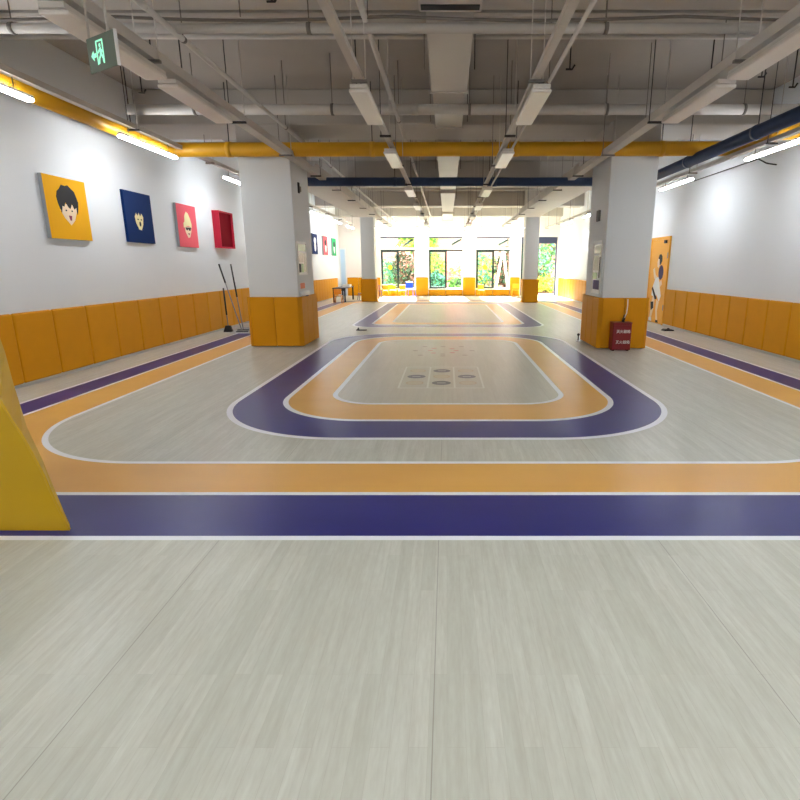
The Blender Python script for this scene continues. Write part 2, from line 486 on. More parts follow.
tag(MB().box(XRc-.04, XRc, 11.08, 11.26, 2.45, 2.66, .01).build('junction_box', 'rod', loc=(XRc, 11.17, 2.45)),
    'small grey junction box high on the near right column', 'junction box')
r = thing('tissue_dispenser', 'white tissue dispenser fixed above the pads of the left column', 'dispenser', (XLc, 11.2, 1.0))
MB(r.location).box(XLc+.001, XLc+.10, 11.0, 11.46, 1.01, 1.11, .03, 3).build('dispenser_body', 'white_plastic', r)
MB(r.location).box(XLc+.06, XLc+.103, 11.16, 11.3, 1.0, 1.02).build('paper_slot', 'black', r)
tag(MB().box(XLc+.0005, XLc+.004, 11.08, 11.42, 1.15, 1.26).build('wall_sticker', 'orange_ink', loc=(XLc, 11.25, 1.15)),
    'small orange sticker above the white dispenser on the left column', 'sticker')

# fire extinguisher box
r = thing('extinguisher_box', 'dark red extinguisher cabinet on the floor against the right column', 'fire extinguisher box', (3.36, 10.43, 0))
MB(r.location).box(3.18, 3.54, 10.33, 10.54, .02, .53, .008).build('cabinet', 'ext_red', r)
MB(r.location).box(3.19, 3.53, 10.32, 10.331, .04, .50, .004).build('front_door', 'ext_red', r)
MB(r.location).box(3.175, 3.545, 10.315, 10.545, .53, .55, .006).build('lid', 'ext_red', r)
for kx in (3.22, 3.5):
    MB(r.location).box(kx-.02, kx+.02, 10.36, 10.5, 0, .02).build('foot', 'black', r)
def textobj(txt, size, mname, parent, loc, rot, name='lettering'):
    cu = bpy.data.curves.new(name, 'FONT'); cu.body = txt; cu.size = size; cu.extrude = .001
    cu.align_x = 'CENTER'; cu.align_y = 'CENTER'
    o = bpy.data.objects.new(name, cu); COL.objects.link(o)
    o.rotation_euler = rot; o.location = loc
    bpy.context.view_layer.update()
    me = bpy.data.meshes.new_from_object(o.evaluated_get(bpy.context.evaluated_depsgraph_get()))
    me.materials.clear(); me.materials.append(M[mname])
    q = bpy.data.objects.new(name, me); COL.objects.link(q); q.location = loc; q.rotation_euler = rot; q.parent = parent
    bpy.data.objects.remove(o); return q
for zt in (.375, .17):
    textobj('灭火器箱', .068, 'white_ink', r, (.02, -.115, zt), (PI/2, 0, 0))
e = thing('fire_extinguisher', 'extinguisher valve and hose poking above the red box', 'fire extinguisher', (3.40, 10.44, .55))
MB(e.location).tube([(3.40, 10.44, .551), (3.40, 10.44, .60)], .028, 12).build('neck', 'black', e)
MB(e.location).box(3.385, 3.415, 10.36, 10.47, .60, .63, .006).tube([(3.40, 10.45, .62), (3.39, 10.37, .69)], .01, 8).build('valve_handle', 'black', e)
MB(e.location).tube([(3.42, 10.45, .62), (3.46, 10.46, .72), (3.475, 10.48, .86), (3.475, 10.49, .98)], .008, 8).build('hose', 'white_plastic', e)

# ================================================================== square pictures on the left wall
def relief(parent, name, x, mats, polys, th=.004):
    """polys: (material index, [(y, z)...]) flat prints standing th proud of x."""
    m = MB(parent.location)
    for k, (mi, poly) in enumerate(polys):
        m.mi = mi
        m.prism(poly, lambda u, v, t: (t, u, v), x+.0002, x+th*(1+.5*mi))
    m.build(name, mats, parent)
def ell(cy, cz, ry, rz, n=20, a0=0, a1=2*PI):
    return [(cy+ry*math.cos(a0+(a1-a0)*k/n), cz+rz*math.sin(a0+(a1-a0)*k/n)) for k in range(n)]
def canvas(label, y0, y1, z0, z1, face, t=.06, edge='canvas_edge'):
    r = thing('canvas_picture', label, 'picture', (XL, (y0+y1)/2, z0))
    MB(r.location).box(XL+.001, XL+t, y0, y1, z0, z1, .004, 1).build('stretcher_frame', edge, r)
    MB(r.location).box(XL+t, XL+t+.004, y0+.002, y1-.002, z0+.002, z1-.002).build('canvas_face', face, r)
    return r, XL+t+.004
r, x = canvas('yellow square canvas of a black haired cartoon face, leftmost on wall', 8.15, 9.08, 1.99, 2.88, 'c_yellow')
cy, cz = 8.62, 2.47
relief(r, 'portrait_print', x, ['skin_ink', 'ink', 'mouth_ink'], [
    (0, [(cy-.17, cz+.03), (cy-.19, cz-.06), (cy-.12, cz-.17), (cy, cz-.27), (cy+.10, cz-.19), (cy+.17, cz-.06), (cy+.17, cz+.03)]),
    (1, [(cy-.17, cz-.10), (cy-.22, cz+.02), (cy-.24, cz+.12), (cy-.21, cz+.2), (cy-.15, cz+.24), (cy-.1, cz+.3), (cy-.02, cz+.29), (cy+.04, cz+.31), (cy+.1, cz+.27),
         (cy+.17, cz+.23), (cy+.2, cz+.16), (cy+.23, cz+.08), (cy+.21, cz-.02), (cy+.18, cz-.10), (cy+.17, cz-.0), (cy+.12, cz-.03), (cy+.08, cz+.05), (cy+.03, cz-.03),
         (cy-.01, cz-.01), (cy-.06, cz+.06), (cy-.1, cz-.01), (cy-.14, cz+.0)]),
    (1, ell(cy-.07, cz-.06, .018, .012, 8)), (1, ell(cy+.06, cz-.06, .018, .012, 8)),
    (2, [(cy-.03, cz-.13), (cy+.035, cz-.13), (cy+.02, cz-.2), (cy-.01, cz-.2)])])
r, x = canvas('navy square canvas with a small pale cartoon face', 10.14, 11.05, 2.02, 2.92, 'c_navy', .045, 'c_navy')
cy, cz = 10.58, 2.45
relief(r, 'portrait_print', x, ['cream_ink', 'ink'], [
    (0, [(cy-.15, cz+.03), (cy-.13, cz-.08), (cy-.05, cz-.19), (cy+.03, cz-.2), (cy+.1, cz-.1), (cy+.13, cz+.04), (cy+.08, cz+.1), (cy+.03, cz+.04), (cy-.01, cz+.11), (cy-.05, cz+.05), (cy-.1, cz+.1)]),
    (1, ell(cy-.055, cz-.01, .025, .012, 8)), (1, ell(cy+.055, cz-.01, .025, .012, 8)), (1, ell(cy, cz-.09, .03, .045, 10))])
r, x = canvas('pink square canvas with a fair haired cartoon face in dark glasses', 12.03, 12.93, 2.0, 2.9, 'c_pink')
cy, cz = 12.48, 2.42
relief(r, 'portrait_print', x, ['skin_ink', 'cream_ink', 'ink', 'mouth_ink'], [
    (0, [(cy-.15, cz+.02), (cy-.13, cz-.1), (cy-.02, cz-.22), (cy+.06, cz-.2), (cy+.14, cz-.08), (cy+.15, cz+.02)]),
    (1, [(cy-.19, cz-.01), (cy-.2, cz+.08), (cy-.14, cz+.12), (cy-.12, cz+.24), (cy-.04, cz+.33), (cy+.05, cz+.31), (cy+.13, cz+.2), (cy+.18, cz+.08), (cy+.17, cz+.0), (cy+.05, cz+.04), (cy-.08, cz+.03)]),
    (2, [(cy-.12, cz-.0), (cy+.14, cz+.01), (cy+.1, cz-.06), (cy+.03, cz-.06), (cy+.0, cz-.02), (cy-.03, cz-.06), (cy-.1, cz-.05)]),
    (3, [(cy-.03, cz-.12), (cy+.05, cz-.12), (cy+.01, cz-.16)])])
# red box
y0, y1, z0, z1, t = 13.97, 14.87, 2.04, 2.93, .17
r = thing('wall_box', 'open red square box mounted on the left wall above the mops', 'wall box', (XL, (y0+y1)/2, z0))
m = MB(r.location)
m.box(XL+.001, XL+t, y0, y0+.03, z0, z1).box(XL+.001, XL+t, y1-.03, y1, z0, z1).box(XL+.001, XL+t, y0+.03, y1-.03, z0, z0+.03).box(XL+.001, XL+t, y0+.03, y1-.03, z1-.03, z1)
m.build('box_sides', 'c_red', r)
MB(r.location).box(XL+.10, XL+.12, y0+.03, y1-.03, z0+.03, z1-.03).build('box_panel', 'c_dred', r)
# three far pictures
for (lab, y0, mm, hair) in (('far dark navy canvas with white figure, seen just past the left column', 23.85, 'c_navy', 'white_ink'),
                      ('far pink canvas on the left wall between the navy and green ones', 25.95, 'c_pink', 'ink'),
                      ('far green canvas on the left wall, nearest the pale blue door', 27.95, 'c_green', 'ink')):
    r, x = canvas(lab, y0, y0+.95, 2.1, 2.95, mm)
    cy, cz = y0+.48, 2.5
    relief(r, 'portrait_print', x, ['white_ink', hair], [(0, ell(cy, cz-.08, .17, .21, 14)), (1, ell(cy, cz+.16, .2, .14, 14))])

# ================================================================== doors
def door_right():
    y0, y1 = 15.03, 16.38; x = XR
    r = struct_root('door_2', (x, (y0+y1)/2, 0))
    m = MB(r.location)
    m.box(x-.05, x, y0, y0+.07, 0, 2.38).box(x-.05, x, y1-.07, y1, 0, 2.38).box(x-.05, x, y0+.07, y1-.07, 2.31, 2.38)
    m.build('door_frame', 'door_yellow', r)
    MB(r.location).box(x-.035, x-.001, y0+.075, y1-.075, .01, 2.305).build('door_leaf', 'door_yellow', r)
    MB(r.location).box(x-.055, x-.05, y0+.01, y0+.05, .4, .55).box(x-.055, x-.05, y0+.01, y0+.05, 1.8, 1.95).build('hinge', 'steel', r)
    MB(r.location).box(x-.08, x-.036, y0+.18, y0+.3, 2.2, 2.28).build('door_closer', 'rod_dark', r)
    # painted running athlete: white kit, dark ball.  u towards the far side
    cy = 15.62
    m = MB(r.location); xx = x-.036
    def P(mi, pts, th):
        m.mi = mi; m.prism([(cy+u, v) for u, v in pts], lambda u, v, t: (t, u, v), xx-th, xx-.0002)
    P(1, [(-.06, 1.92), (-.16, 1.86), (-.18, 1.74), (-.12, 1.66), (-.05, 1.62), (.06, 1.66), (.12, 1.78), (.05, 1.9)], .004)      # hair
    P(0, [(.01, 1.78), (.1, 1.8), (.15, 1.7), (.12, 1.58), (.04, 1.54), (-.02, 1.62)], .006)                                       # face
    P(2, ell(-.16, 1.42, .17, .2), .005)                                                                                            # ball
    P(0, [(.32, 1.55), (.42, 1.5), (.3, 1.25), (.12, 1.18), (.05, 1.28), (.22, 1.36)], .006)                                         # arm
    P(0, [(-.24, 1.22), (-.3, 1.1), (-.1, .96), (.02, 1.06), (-.1, 1.14)], .006)
    P(3, [(-.02, 1.3), (.2, 1.24), (.36, 1.0), (.4, .78), (.2, .72), (.02, .80), (-.2, .62), (-.3, .78), (-.16, 1.04)], .007)       # white vest and shorts
    P(1, [(.34, 1.02), (.40, .96), (.1, .66), (-.02, .7)], .009)
    P(0, [(.3, .72), (.12, .72), (.16, .42), (.3, .1), (.42, .1), (.36, .4)], .006)                                                 # legs
    P(1, [(.4, .58), (.2, .6), (.16, .42), (.34, .34)], .008)
    P(0, [(-.02, .66), (-.2, .6), (-.12, .36), (-.2, .1), (-.1, .06), (.0, .36)], .006)
    P(3, [(.44, .14), (.28, .14), (.24, .04), (.46, .04)], .008)
    P(1, [(-.08, .1), (-.22, .1), (-.26, .03), (-.08, .03)], .008)
    m.build('painted_athlete', ['skin_ink', 'ink', 'purple_ink', 'white_ink'], r)
door_right()
r = struct_root('door_3', (-5.63, YB, 0))
MB(r.location).box(-5.79, -5.74, YB-.05, YB-.001, 0, 2.52).box(-5.50, -5.45, YB-.05, YB-.001, 0, 2.52).box(-5.74, -5.50, YB-.05, YB-.001, 2.45, 2.52).build('door_frame', 'wall', r)
MB(r.location).box(-5.74, -5.50, YB-.03, YB-.001, .01, 2.45).build('door_leaf', 'door_blue', r)

# garden doorway
x0, x1 = 4.0, 5.93
r = struct_root('door_1', (4.96, YB+.1, 0))
MB(r.location).box(x0, x1, YB+.05, YB+.15, 2.76, 3.10).box(x0, x0+.05, YB+.05, YB+.15, 0, 2.76).box(x1-.07, x1, YB+.05, YB+.15, 0, 2.76).build('door_frame', 'win_navy', r)
MB(r.location).box(x0+.05, x0+.95, YB+.09, YB+.10, .06, 2.76).build('glass_leaf', 'glass', r)
MB(r.location).box(x0+.05, x0+.09, YB+.08, YB+.11, .02, 2.76).box(x0+.91, x0+.95, YB+.08, YB+.11, .02, 2.76).box(x0+.09, x0+.91, YB+.08, YB+.11, .02, .08).build('leaf_frame', 'win_dark', r)

# windows
for n, (a, c, z0, z1) in enumerate(OPEN[:3]):
    r = struct_root('window_%d' % (n+1), ((a+c)/2, YB+.1, z0))
    y = YB+.08; zm = 2.46
    e = .035
    MB(r.location).box(a, c, y, y+.06, z1-.06, z1).build('top_rail', 'win_navy', r)
    MB(r.location).box(a, a+e, y, y+.06, zm, z1-.06).box(c-e, c, y, y+.06, zm, z1-.06).box(a, c, y, y+.06, z0, z0+.05).box(c-e, c, y, y+.06, z0+.05, zm-.1).build('window_frame', 'white_paint', r)
    MB(r.location).box(a, c, y-.005, y+.065, zm-.02, zm+.10).build('transom_bar', 'white_paint', r)
    MB(r.location).box(a, c, y, y+.06, zm-.09, zm-.02).build('head_track', 'win_dark', r)
    sw = .98; s0 = a+.01; s1 = a+sw
    m = MB(r.location)
    m.box(s0, s0+.10, y-.02, y+.03, z0+.03, zm-.02).box(s1-.11, s1, y-.02, y+.03, z0+.03, zm-.02).box(s0+.10, s1-.11, y-.02, y+.03, zm-.14, zm-.02).box(s0+.10, s1-.11, y-.02, y+.03, z0+.03, z0+.10)
    sash = m.build('sliding_sash', 'win_dark', r)
    MB(r.location).box(s0+.10, s1-.11, y, y+.008, z0+.10, zm-.14).build('pane', 'glass', r)
    MB(r.location).box(a+e, c-e, y+.03, y+.036, zm+.1, z1-.06).build('transom_pane', 'glass', r)
    MB(r.location).tube([(c-.1, y+.1, z1-.12), (c-.55, y+.5, z1-.36)], .06, 8).build('transom_stay', 'win_dark', r)
    MB(r.location).box(a-.04, c+.04, YB-.08, YB+.05, z0-.045, z0).build('window_sill', 'white_paint', r)
    if n != 1:
        MB(r.location).prism(ell((s0+s1)/2, 1.52, .12, .13), lambda u, v, t: (u, t, v), y-.004, y-.001).build('round_sticker', 'yellow_sticker', r)

# ================================================================== lamps
def batten(label, loc, length, along='y', lit=True, w=.085, h=.07, name='linear_lamp', rod=.10, em='lit'):
    r = thing(name, label, 'lamp', loc)
    hl = length/2
    def bb(m, wx, a, c, z0, z1, bev):
        if along == 'y': m.box(-wx/2, wx/2, a, c, z0, z1, bev, 2)
        else: m.box(a, c, -wx/2, wx/2, z0, z1, bev, 2)
        return m
    bb(MB(), w*.85, -hl, hl, h*.5, h, .004).build('housing', 'fixture_off', r)
    bb(MB(), w, -hl+.01, hl-.01, 0, h*.5, .014).build('diffuser', em if lit else 'opal_off', r)
    for s in (-1, 1):
        p = (0, s*hl*.7, h) if along == 'y' else (s*hl*.7, 0, h)
        MB().tube([p, (p[0], p[1], h+rod)], .006, 6).build('bracket', 'rod', r)
    return r
ZL, ZR = 3.44, 3.30
left_l = [(-3.0, None), (.94, None), (5.2, 'lit tube lamp cut off by the left picture edge'), (8.62, 'lit tube lamp on the left wall between the first two pictures'),
          (12.46, 'lit tube lamp just left of the near left column'), (16.3, 'lit tube lamp seen just past the near left column'),
          (20.1, 'second lit tube lamp beyond the near left column'), (23.9, 'lit tube lamp above the far navy and pink canvases'), (27.2, 'farthest lit tube lamp of the left row, near the back corner')]
for y, lab in left_l:
    batten(lab or 'lit tube lamp over the left wall, %s the viewpoint' % ('behind' if y < 0 else 'level with'), (-4.82, y+.85, ZL), 1.7, 'y', rod=.12)
right_l = [(-3.0, None), (.67, None), (4.36, None), (8.05, 'lit tube lamp under the navy pipe at the right picture edge'), (11.74, 'lit tube lamp just right of the near right column'),
           (15.4, 'lit tube lamp right row, hidden mostly by the near right column'), (19.1, 'lit tube lamp seen just left of the near right column'), (22.8, 'farthest lit tube lamp along the right wall')]
for y, lab in right_l:
    batten(lab or 'lit tube lamp over the right wall, %s the viewpoint' % ('behind' if y < 0 else 'level with' if y < 3 else 'ahead of'), (5.0, y+.82, ZR), 1.64)
for xx, lab in ((-3.35, 'crosswise lamp above the leftmost back window'), (-1.12, 'crosswise lamp above the wall between leftmost and middle windows'),
                (1.35, 'crosswise lamp above the wall between middle and right windows'), (3.45, 'crosswise lamp above the wall right of the ladder window')):
    batten(lab, (xx, 29.3, 3.48), 1.25, 'x', rod=1.2, em='lit_strong')
# unlit centre rows
names = {5.1: 'nearest', 7.9: 'second', 11.7: 'third', 14.8: 'fourth', 18.0: 'fifth', 21.2: 'sixth'}
def Fz(F, z): return (F - .2419*(1.6-z))/.9703
for side, sx in (('left', -.84), ('right', .90)):
    for F, nm in names.items():
        y0 = Fz(F, 3.2)
        batten('unlit flat lamp under the %s centre tray, %s from the camera' % (side, nm), (sx, y0+.63, 3.2), 1.26, 'y', False, .19, .07, 'flat_lamp')
for y, nm in ((-6.2, 'rearmost'), (-4.1, 'rearward'), (-.8, 'just behind the viewpoint'), (1.5, 'right above the viewpoint')):
    for x, sd in ((-2.84, 'far left'), (-.84, 'centre left'), (.90, 'centre right'), (2.84, 'far right')):
        if sd == 'far left' and y > -1: continue
        batten('lit flat ceiling lamp, %s, in the %s row' % (nm, sd), (x, y+.63, 3.3), 1.26, 'y', True, .22, .07, 'flat_lamp', rod=1.38, em='lit_soft')
for sx, side in ((-2.84, 'left'), (2.84, 'right')):
    for y0, nm in ((4.4, 'nearest'), (6.05, 'second')):
        batten('unlit boxy lamp under the %s column tray, %s to the camera' % (side, nm), (sx, y0+.75, 3.36), 1.45, 'y', False, .22, .08, 'box_lamp')

# ================================================================== ceiling services
def rods(root, pts, z1, r=.006, mats=('rod',)):
    for k, (x, y, z0) in enumerate(pts):
        m = MB(root.location); m.tube([(x, y, z0), (x, y, z1)], r, 6)
        m.build('hanger_rod', mats[k % len(mats)], root)
def tray(label, x, w, z0, z1, y0, y1, nrod, name='cable_tray', mm='service', rodr=.006):
    r = thing(name, label, 'cable tray', (x, (y0+y1)/2, z0))
    m = MB(r.location)
    m.box(x-w/2, x+w/2, y0, y1, z0, z0+.012).box(x-w/2, x-w/2+.01, y0, y1, z0+.012, z1).box(x+w/2-.01, x+w/2, y0, y1, z0+.012, z1)
    m.build('channel', mm, r)
    pts = []
    for k in range(nrod):
        y = y0+.3+(y1-y0-.6)*k/(nrod-1)
        MB(r.location).box(x-w/2-.04, x+w/2+.04, y-.02, y+.02, z0-.025, z0-.001).build('cross_bracket', 'rod' if k % 2 else 'rod_dark', r)
        pts += [(x-w/2-.025, y, z0-.02), (x+w/2+.025, y, z0-.02)]
    rods(r, pts, ZC, rodr, ('service', 'rod', 'service', 'service', 'rod_dark'))
    return r
tray('light grey tray beside the left columns carrying boxy lamps', -2.84, .15, 3.50, 3.60, 3.2, 28.5, 12)
tray('light grey tray beside the right columns carrying boxy lamps', 2.84, .15, 3.50, 3.60, 3.2, 28.5, 12)
tray('narrow tray over the left row of flat centre lamps', -.84, .07, 3.33, 3.38, 3.2, 28.5, 12)
tray('narrow tray over the right row of flat centre lamps', .86, .07, 3.33, 3.38, 3.2, 28.5, 12)
tray('narrow beige tray above the tube lamps of the left wall', -4.80, .09, 3.63, 3.70, 3.2, 28.5, 10)
tray('narrow beige tray above the tube lamps of the right wall', 5.0, .09, 3.44, 3.50, 3.2, 28.5, 10)
def pipe(label, pts, r, mm, nhang=0, cat='pipe', name='service_pipe', coup=None, cm=None):
    o = thing(name, label, cat, pts[0])
    MB(o.location).tube(pts, r, 14).build('pipe_run', mm, o)
    a, b = Vector(pts[0]), Vector(pts[1])
    hp = []
    segs = list(zip(pts, pts[1:]))
    for k in range(nhang):
        a, b = (Vector(q) for q in max(segs, key=lambda s: (Vector(s[1])-Vector(s[0])).length))
        p = a + (b-a)*((k+.5)/nhang)
        d = (b-a).normalized()
        MB(o.location).tube([p-d*.02, p+d*.02], r*1.15, 14).build('clamp', 'rod', o)
        hp.append((p.x, p.y, p.z+r))
    rods(o, hp, ZC)
    if coup:
        for s, e in segs:
            s, e = Vector(s), Vector(e); L_ = (e-s).length; d = (e-s).normalized()
            t = coup*.5
            while t < L_:
                p = s+d*t
                MB(o.location).tube([p-d*.05, p+d*.05], r*1.10, 16).build('coupling', cm or mm, o)
                t += coup
    return o
def bend(pts, rad=.25, n=5):
    out = [Vector(pts[0])]
    for a, b, c in zip(pts, pts[1:], pts[2:]):
        a, b, c = Vector(a), Vector(b), Vector(c)
        p, q = b+(a-b).normalized()*rad, b+(c-b).normalized()*rad
        for k in range(n+1):
            t = k/n; out.append(p*(1-t)**2 + b*2*t*(1-t) + q*t*t)
    out.append(Vector(pts[-1])); return [tuple(v) for v in out]
def big_pipe(label, pts, r, mm, hang):
    o = thing('painted_pipe', label, 'pipe', pts[0])
    MB(o.location).tube(bend(pts), r, 20).build('pipe_run', mm, o)
    for s, e in zip(pts, pts[1:]):
        s, e = Vector(s), Vector(e); L_ = (e-s).length; d = (e-s).normalized()
        t = 1.1
        while t < L_-.5:
            p = s+d*t
            MB(o.location).tube([p-d*.045, p+d*.045], r*1.07, 20).build('coupling', mm, o)
            MB(o.location).tube([(p.x, p.y, p.z+r), (p.x, p.y, ZC)], .008, 6).build('hanger_rod', 'rod_dark', o)
            t += hang
    return o
big_pipe('large yellow pipe running down the left wall and across the columns', [(-5.05, .5, 3.65), (-5.05, 10.60, 3.65), (5.12, 10.45, 3.64), (5.12, 9.05, 3.62), (6.01, 9.05, 3.62)], .122, 'yellow_pipe', 2.6)
big_pipe('large navy pipe along the right, turning across behind the columns', [(4.5, .5, 3.48), (4.5, 13.25, 3.48), (-3.5, 13.25, 3.48), (-3.5, 13.25, 4.7)], .098, 'navy_pipe', 2.3)
pipe('white pipe crossing the ceiling ahead of the columns', [(-5.0, 9.25, 3.97), (5.7, 9.25, 3.97)], .075, 'service', 5, coup=3.0)
pipe('thin white pipe above the tray beside the left columns', [(-2.62, .8, 3.78), (-2.62, 28.8, 3.78)], .028, 'service', 8, coup=3)
pipe('thin white pipe left of the central duct', [(-.78, .8, 3.88), (-.78, 28.8, 3.88)], .03, 'service', 8, coup=3)
pipe('thin white conduit beside the right centre tray', [(1.03, .8, 3.40), (1.03, 28.8, 3.40)], .018, 'service', 8)
pipe('thin white pipe above the tray beside the right columns', [(2.98, .8, 3.66), (2.98, 10.0, 3.66)], .022, 'service', 4)
pipe('grey conduit crossing the ceiling just behind the first beam', [(-5.6, 7.4, 4.3), (5.8, 7.4, 4.3)], .03, 'service', 4)
pipe('round white pipe crossing overhead in front of the first beam', [(-5.6, 5.88, 3.815), (5.8, 5.88, 3.815)], .045, 'beam', 4)
pipe('white pipe crossing the far part of the ceiling', [(-5.4, 21.5, 4.4), (5.6, 21.5, 4.4)], .05, 'service', 3)
pipe('thin dark conduit bent over the right wall lamp row', bend([(5.85, 13.6, 3.55), (5.85, 10.9, 3.55), (5.85, 10.6, 3.42), (5.98, 10.5, 3.38)], .05), .012, 'rod_dark', 0, name='bent_conduit')

cable = thing('cable_bundle', 'dark sagging cable bundle strung along the top of the overhead crossing pipe', 'cable', (0, 5.8, 3.87))
cp = []
for k in range(81):
    x = -5.6 + 11.4*k/80
    cp.append((x, 5.80, 3.885 - .035*abs(math.sin(x*1.15+.6))))
MB(cable.location).tube(cp, .014, 6).build('cable_run', 'rod', cable)
rods(cable, [(x, 5.8, 3.88) for x in (-4.4, -1.95, 1.5, 4.2)], ZC)
# central duct in flanged lengths
r = thing('air_duct', 'flat rectangular air duct down the middle of the ceiling', 'air duct', (.03, 15, 3.9))
for (a, c, z0, w) in ((6.15, 8.15, 3.90, .24), (8.25, 10.8, 4.07, .24), (12.3, 17.8, 3.9, .24), (18.7, 24.9, 3.9, .24), (25.8, 29.3, 3.9, .24)):
    MB(r.location).box(.03-w, .03+w, a, c, z0, z0+.35, .006, 1).build('duct_length', 'duct', r)
    MB(r.location).box(.03-w-.02, .03+w+.02, c-.03, c, z0-.02, z0+.37).build('flange', 'duct', r)
rods(r, [(.03+sx*.3, y, 3.88) for y in (7.2, 9.6, 14, 20, 27) for sx in (-1, 1)], ZC, .006, ('rod', 'rod_dark'))
r = thing('air_outlet', 'air outlet box with dark slot at top centre of the picture', 'air outlet', (.03, 4.9, 3.9))
MB(r.location).box(-.26, .32, 3.4, 5.75, 3.9, 4.3, .006, 1).build('plenum_box', 'duct', r)
MB(r.location).box(-.24, .30, 5.60, 5.70, 3.893, 3.905).build('outlet_slot', 'black', r)
rods(r, [(-.2, 4.0, 4.3), (.26, 4.0, 4.3), (-.2, 5.2, 4.3), (.26, 5.2, 4.3)], ZC)

# wide side ducts between the columns
for sx, side in ((-1, 'left'), (1, 'right')):
    r = thing('side_duct', 'wide white flat duct running between the near and far %s columns' % side, 'air duct', (sx*3.55, 18.5, 3.6))
    for (a, c) in ((13.5, 18.0), (18.02, 22.3), (22.32, 24.1)):
        MB(r.location).box(sx*3.5-.42, sx*3.5+.42, a, c, 3.62, 3.95, .01, 1).build('duct_length', 'service', r)
    rods(r, [(sx*3.5+q, y, 3.95) for y in (14.5, 20, 23.5) for q in (-.35, .35)], ZC)

# small drops, hooks and droppers hanging in the ceiling
drops = [(-4.1, 6.2, 'far left'), (-3.7, 8.4, ''), (-1.9, 5.6, ''), (-1.7, 6.0, ''), (-1.3, 8.6, ''), (-.45, 5.3, ''), (.75, 6.3, ''), (1.55, 7.6, ''), (2.15, 6.1, ''), (2.3, 5.9, ''),
         (3.9, 5.6, ''), (4.35, 8.3, ''), (4.8, 8.3, ''), (3.6, 8.2, ''), (-4.5, 8.8, ''), (-4.2, 8.6, '')]
random.seed(3)
base = None
where = ['above the yellow canvas', 'above the navy canvas', 'between the left trays near the top', 'beside the tall dropper left of the ceiling middle', 'left of the left centre lamp',
         'left of the central air duct', 'right of the central air duct', 'right of the right centre lamp', 'in the pair near the top right', 'in the pair right of the centre trays',
         'above the right tray near the top edge', 'above the navy pipe', 'above the navy pipe nearer the wall', 'above the right boxy lamp', 'above the left wall tray', 'left of the near left column top']
for k, ((x, y, _), w_) in enumerate(zip(drops, where)):
    L_ = random.uniform(.45, .8)
    r = thing('wire_dropper', 'thin dark wire dropper hanging ' + w_, 'hanger', (x, y, ZC-L_))
    MB(r.location).tube([(x, y, ZC), (x, y, ZC-L_)], .009, 6).build('rod', 'rod_dark', r)
    MB(r.location).tube([(x-.05, y, ZC-L_), (x+.03, y, ZC-L_), (x+.06, y, ZC-L_+.05)], .012, 6).build('hook', 'rod_dark', r)

# ================================================================== exit sign
r = thing('exit_sign', 'hanging green running man exit sign with left arrow, upper left', 'exit sign', (-2.5, 4.4, 2.99), rz=0)
r.scale = (1.0, .9, .9)
ang = math.radians(-31)
r.rotation_euler = (0, 0, ang)
MB().box(-.185, .185, -.008, .008, 0, .255, .003, 1).build('sign_plate', 'sign_plate', r)
MB().box(.185, .192, -.012, .012, .0, .255).build('edge_strip', 'white_plastic', r)
MB().tube([(-.15, 0, .255), (-.15, 0, 1.95)], .009, 8).build('hanging_rod', 'service', r)
MB().tube([(.10, 0, .255), (.10, 0, 1.95)], .009, 8).build('hanging_rod', 'service', r)
m = MB()
fy = lambda u, v, t: (u, t, v)
def S(pts): m.prism(pts, fy, -.0100, -.0082)
def seg(a, c, w=.009):
    a, c = Vector(a), Vector(c); d = (c-a).normalized(); n = Vector((-d.y, d.x))*w
    S([tuple(a+n), tuple(c+n), tuple(c-n), tuple(a-n)])
# door frame
seg((-.058, .045), (-.058, .212), .006); seg((.022, .045), (.022, .212), .006); seg((-.064, .212), (.028, .212), .006)
S(ell(-.014, .178, .012, .014, 12))                                                    # head
seg((-.014, .16), (-.008, .115), .011); seg((-.02, .15), (-.045, .128), .006); seg((-.008, .15), (.012, .128), .006)
seg((-.008, .115), (-.035, .085), .007); seg((-.035, .085), (-.042, .05), .006); seg((-.006, .115), (.012, .085), .007); seg((.012, .085), (.016, .05), .006)
S([(-.14, .118), (-.105, .155), (-.105, .133), (-.072, .133), (-.072, .103), (-.105, .103), (-.105, .081)])   # arrow
m.build('running_man_symbol', 'sign_glow', r)

# ================================================================== yellow padded prop at the left edge
def prop():
    r = thing('padded_ramp', 'big yellow padded wedge block rising out of the left edge', 'play ramp', (-3.0, 3.1, 0))
    st = [(-2.345, .003, 3.05), (-2.36, .045, 3.05), (-2.40, .19, 3.05), (-2.45, .40, 3.05), (-2.52, .61, 3.05), (-2.57, .72, 3.05), (-2.61, .83, 3.05), (-2.72, 1.03, 3.05), (-2.88, 1.25, 3.05), (-3.1, 1.42, 3.05)]
    bk = [(-2.357, 0.028, 3.075), (-2.391, 0.109, 3.09), (-2.445, 0.244, 3.12), (-2.552, 0.419, 3.2), (-2.689, 0.599, 3.3), (-2.755, 0.729, 3.36), (-2.828, 0.866, 3.43), (-2.899, 1.052, 3.5), (-3.002, 1.285, 3.58), (-3.166, 1.477, 3.65)]
    m = MB(r.location)
    front = [m.bm.verts.new((x, y, z)) for x, z, y in st] + [m.bm.verts.new((-3.6, 3.05, 1.45)), m.bm.verts.new((-3.6, 3.05, .003))]
    back = [m.bm.verts.new((x, y, z)) for x, z, y in bk] + [m.bm.verts.new((-3.7, 3.65, 1.45)), m.bm.verts.new((-3.7, 3.65, .003))]
    n = len(front)
    for k in range(n):
        m.bm.faces.new((front[k], front[(k+1) % n], back[(k+1) % n], back[k]))
    m.bm.faces.new(front); m.bm.faces.new(back)
    m.build('ramp_body', 'prop', r)
    m = MB(r.location)
    m.tube([(x, y, z+.008) for x, z, y in st], .007, 8)
    m.build('seam_piping', 'prop', r)
prop()

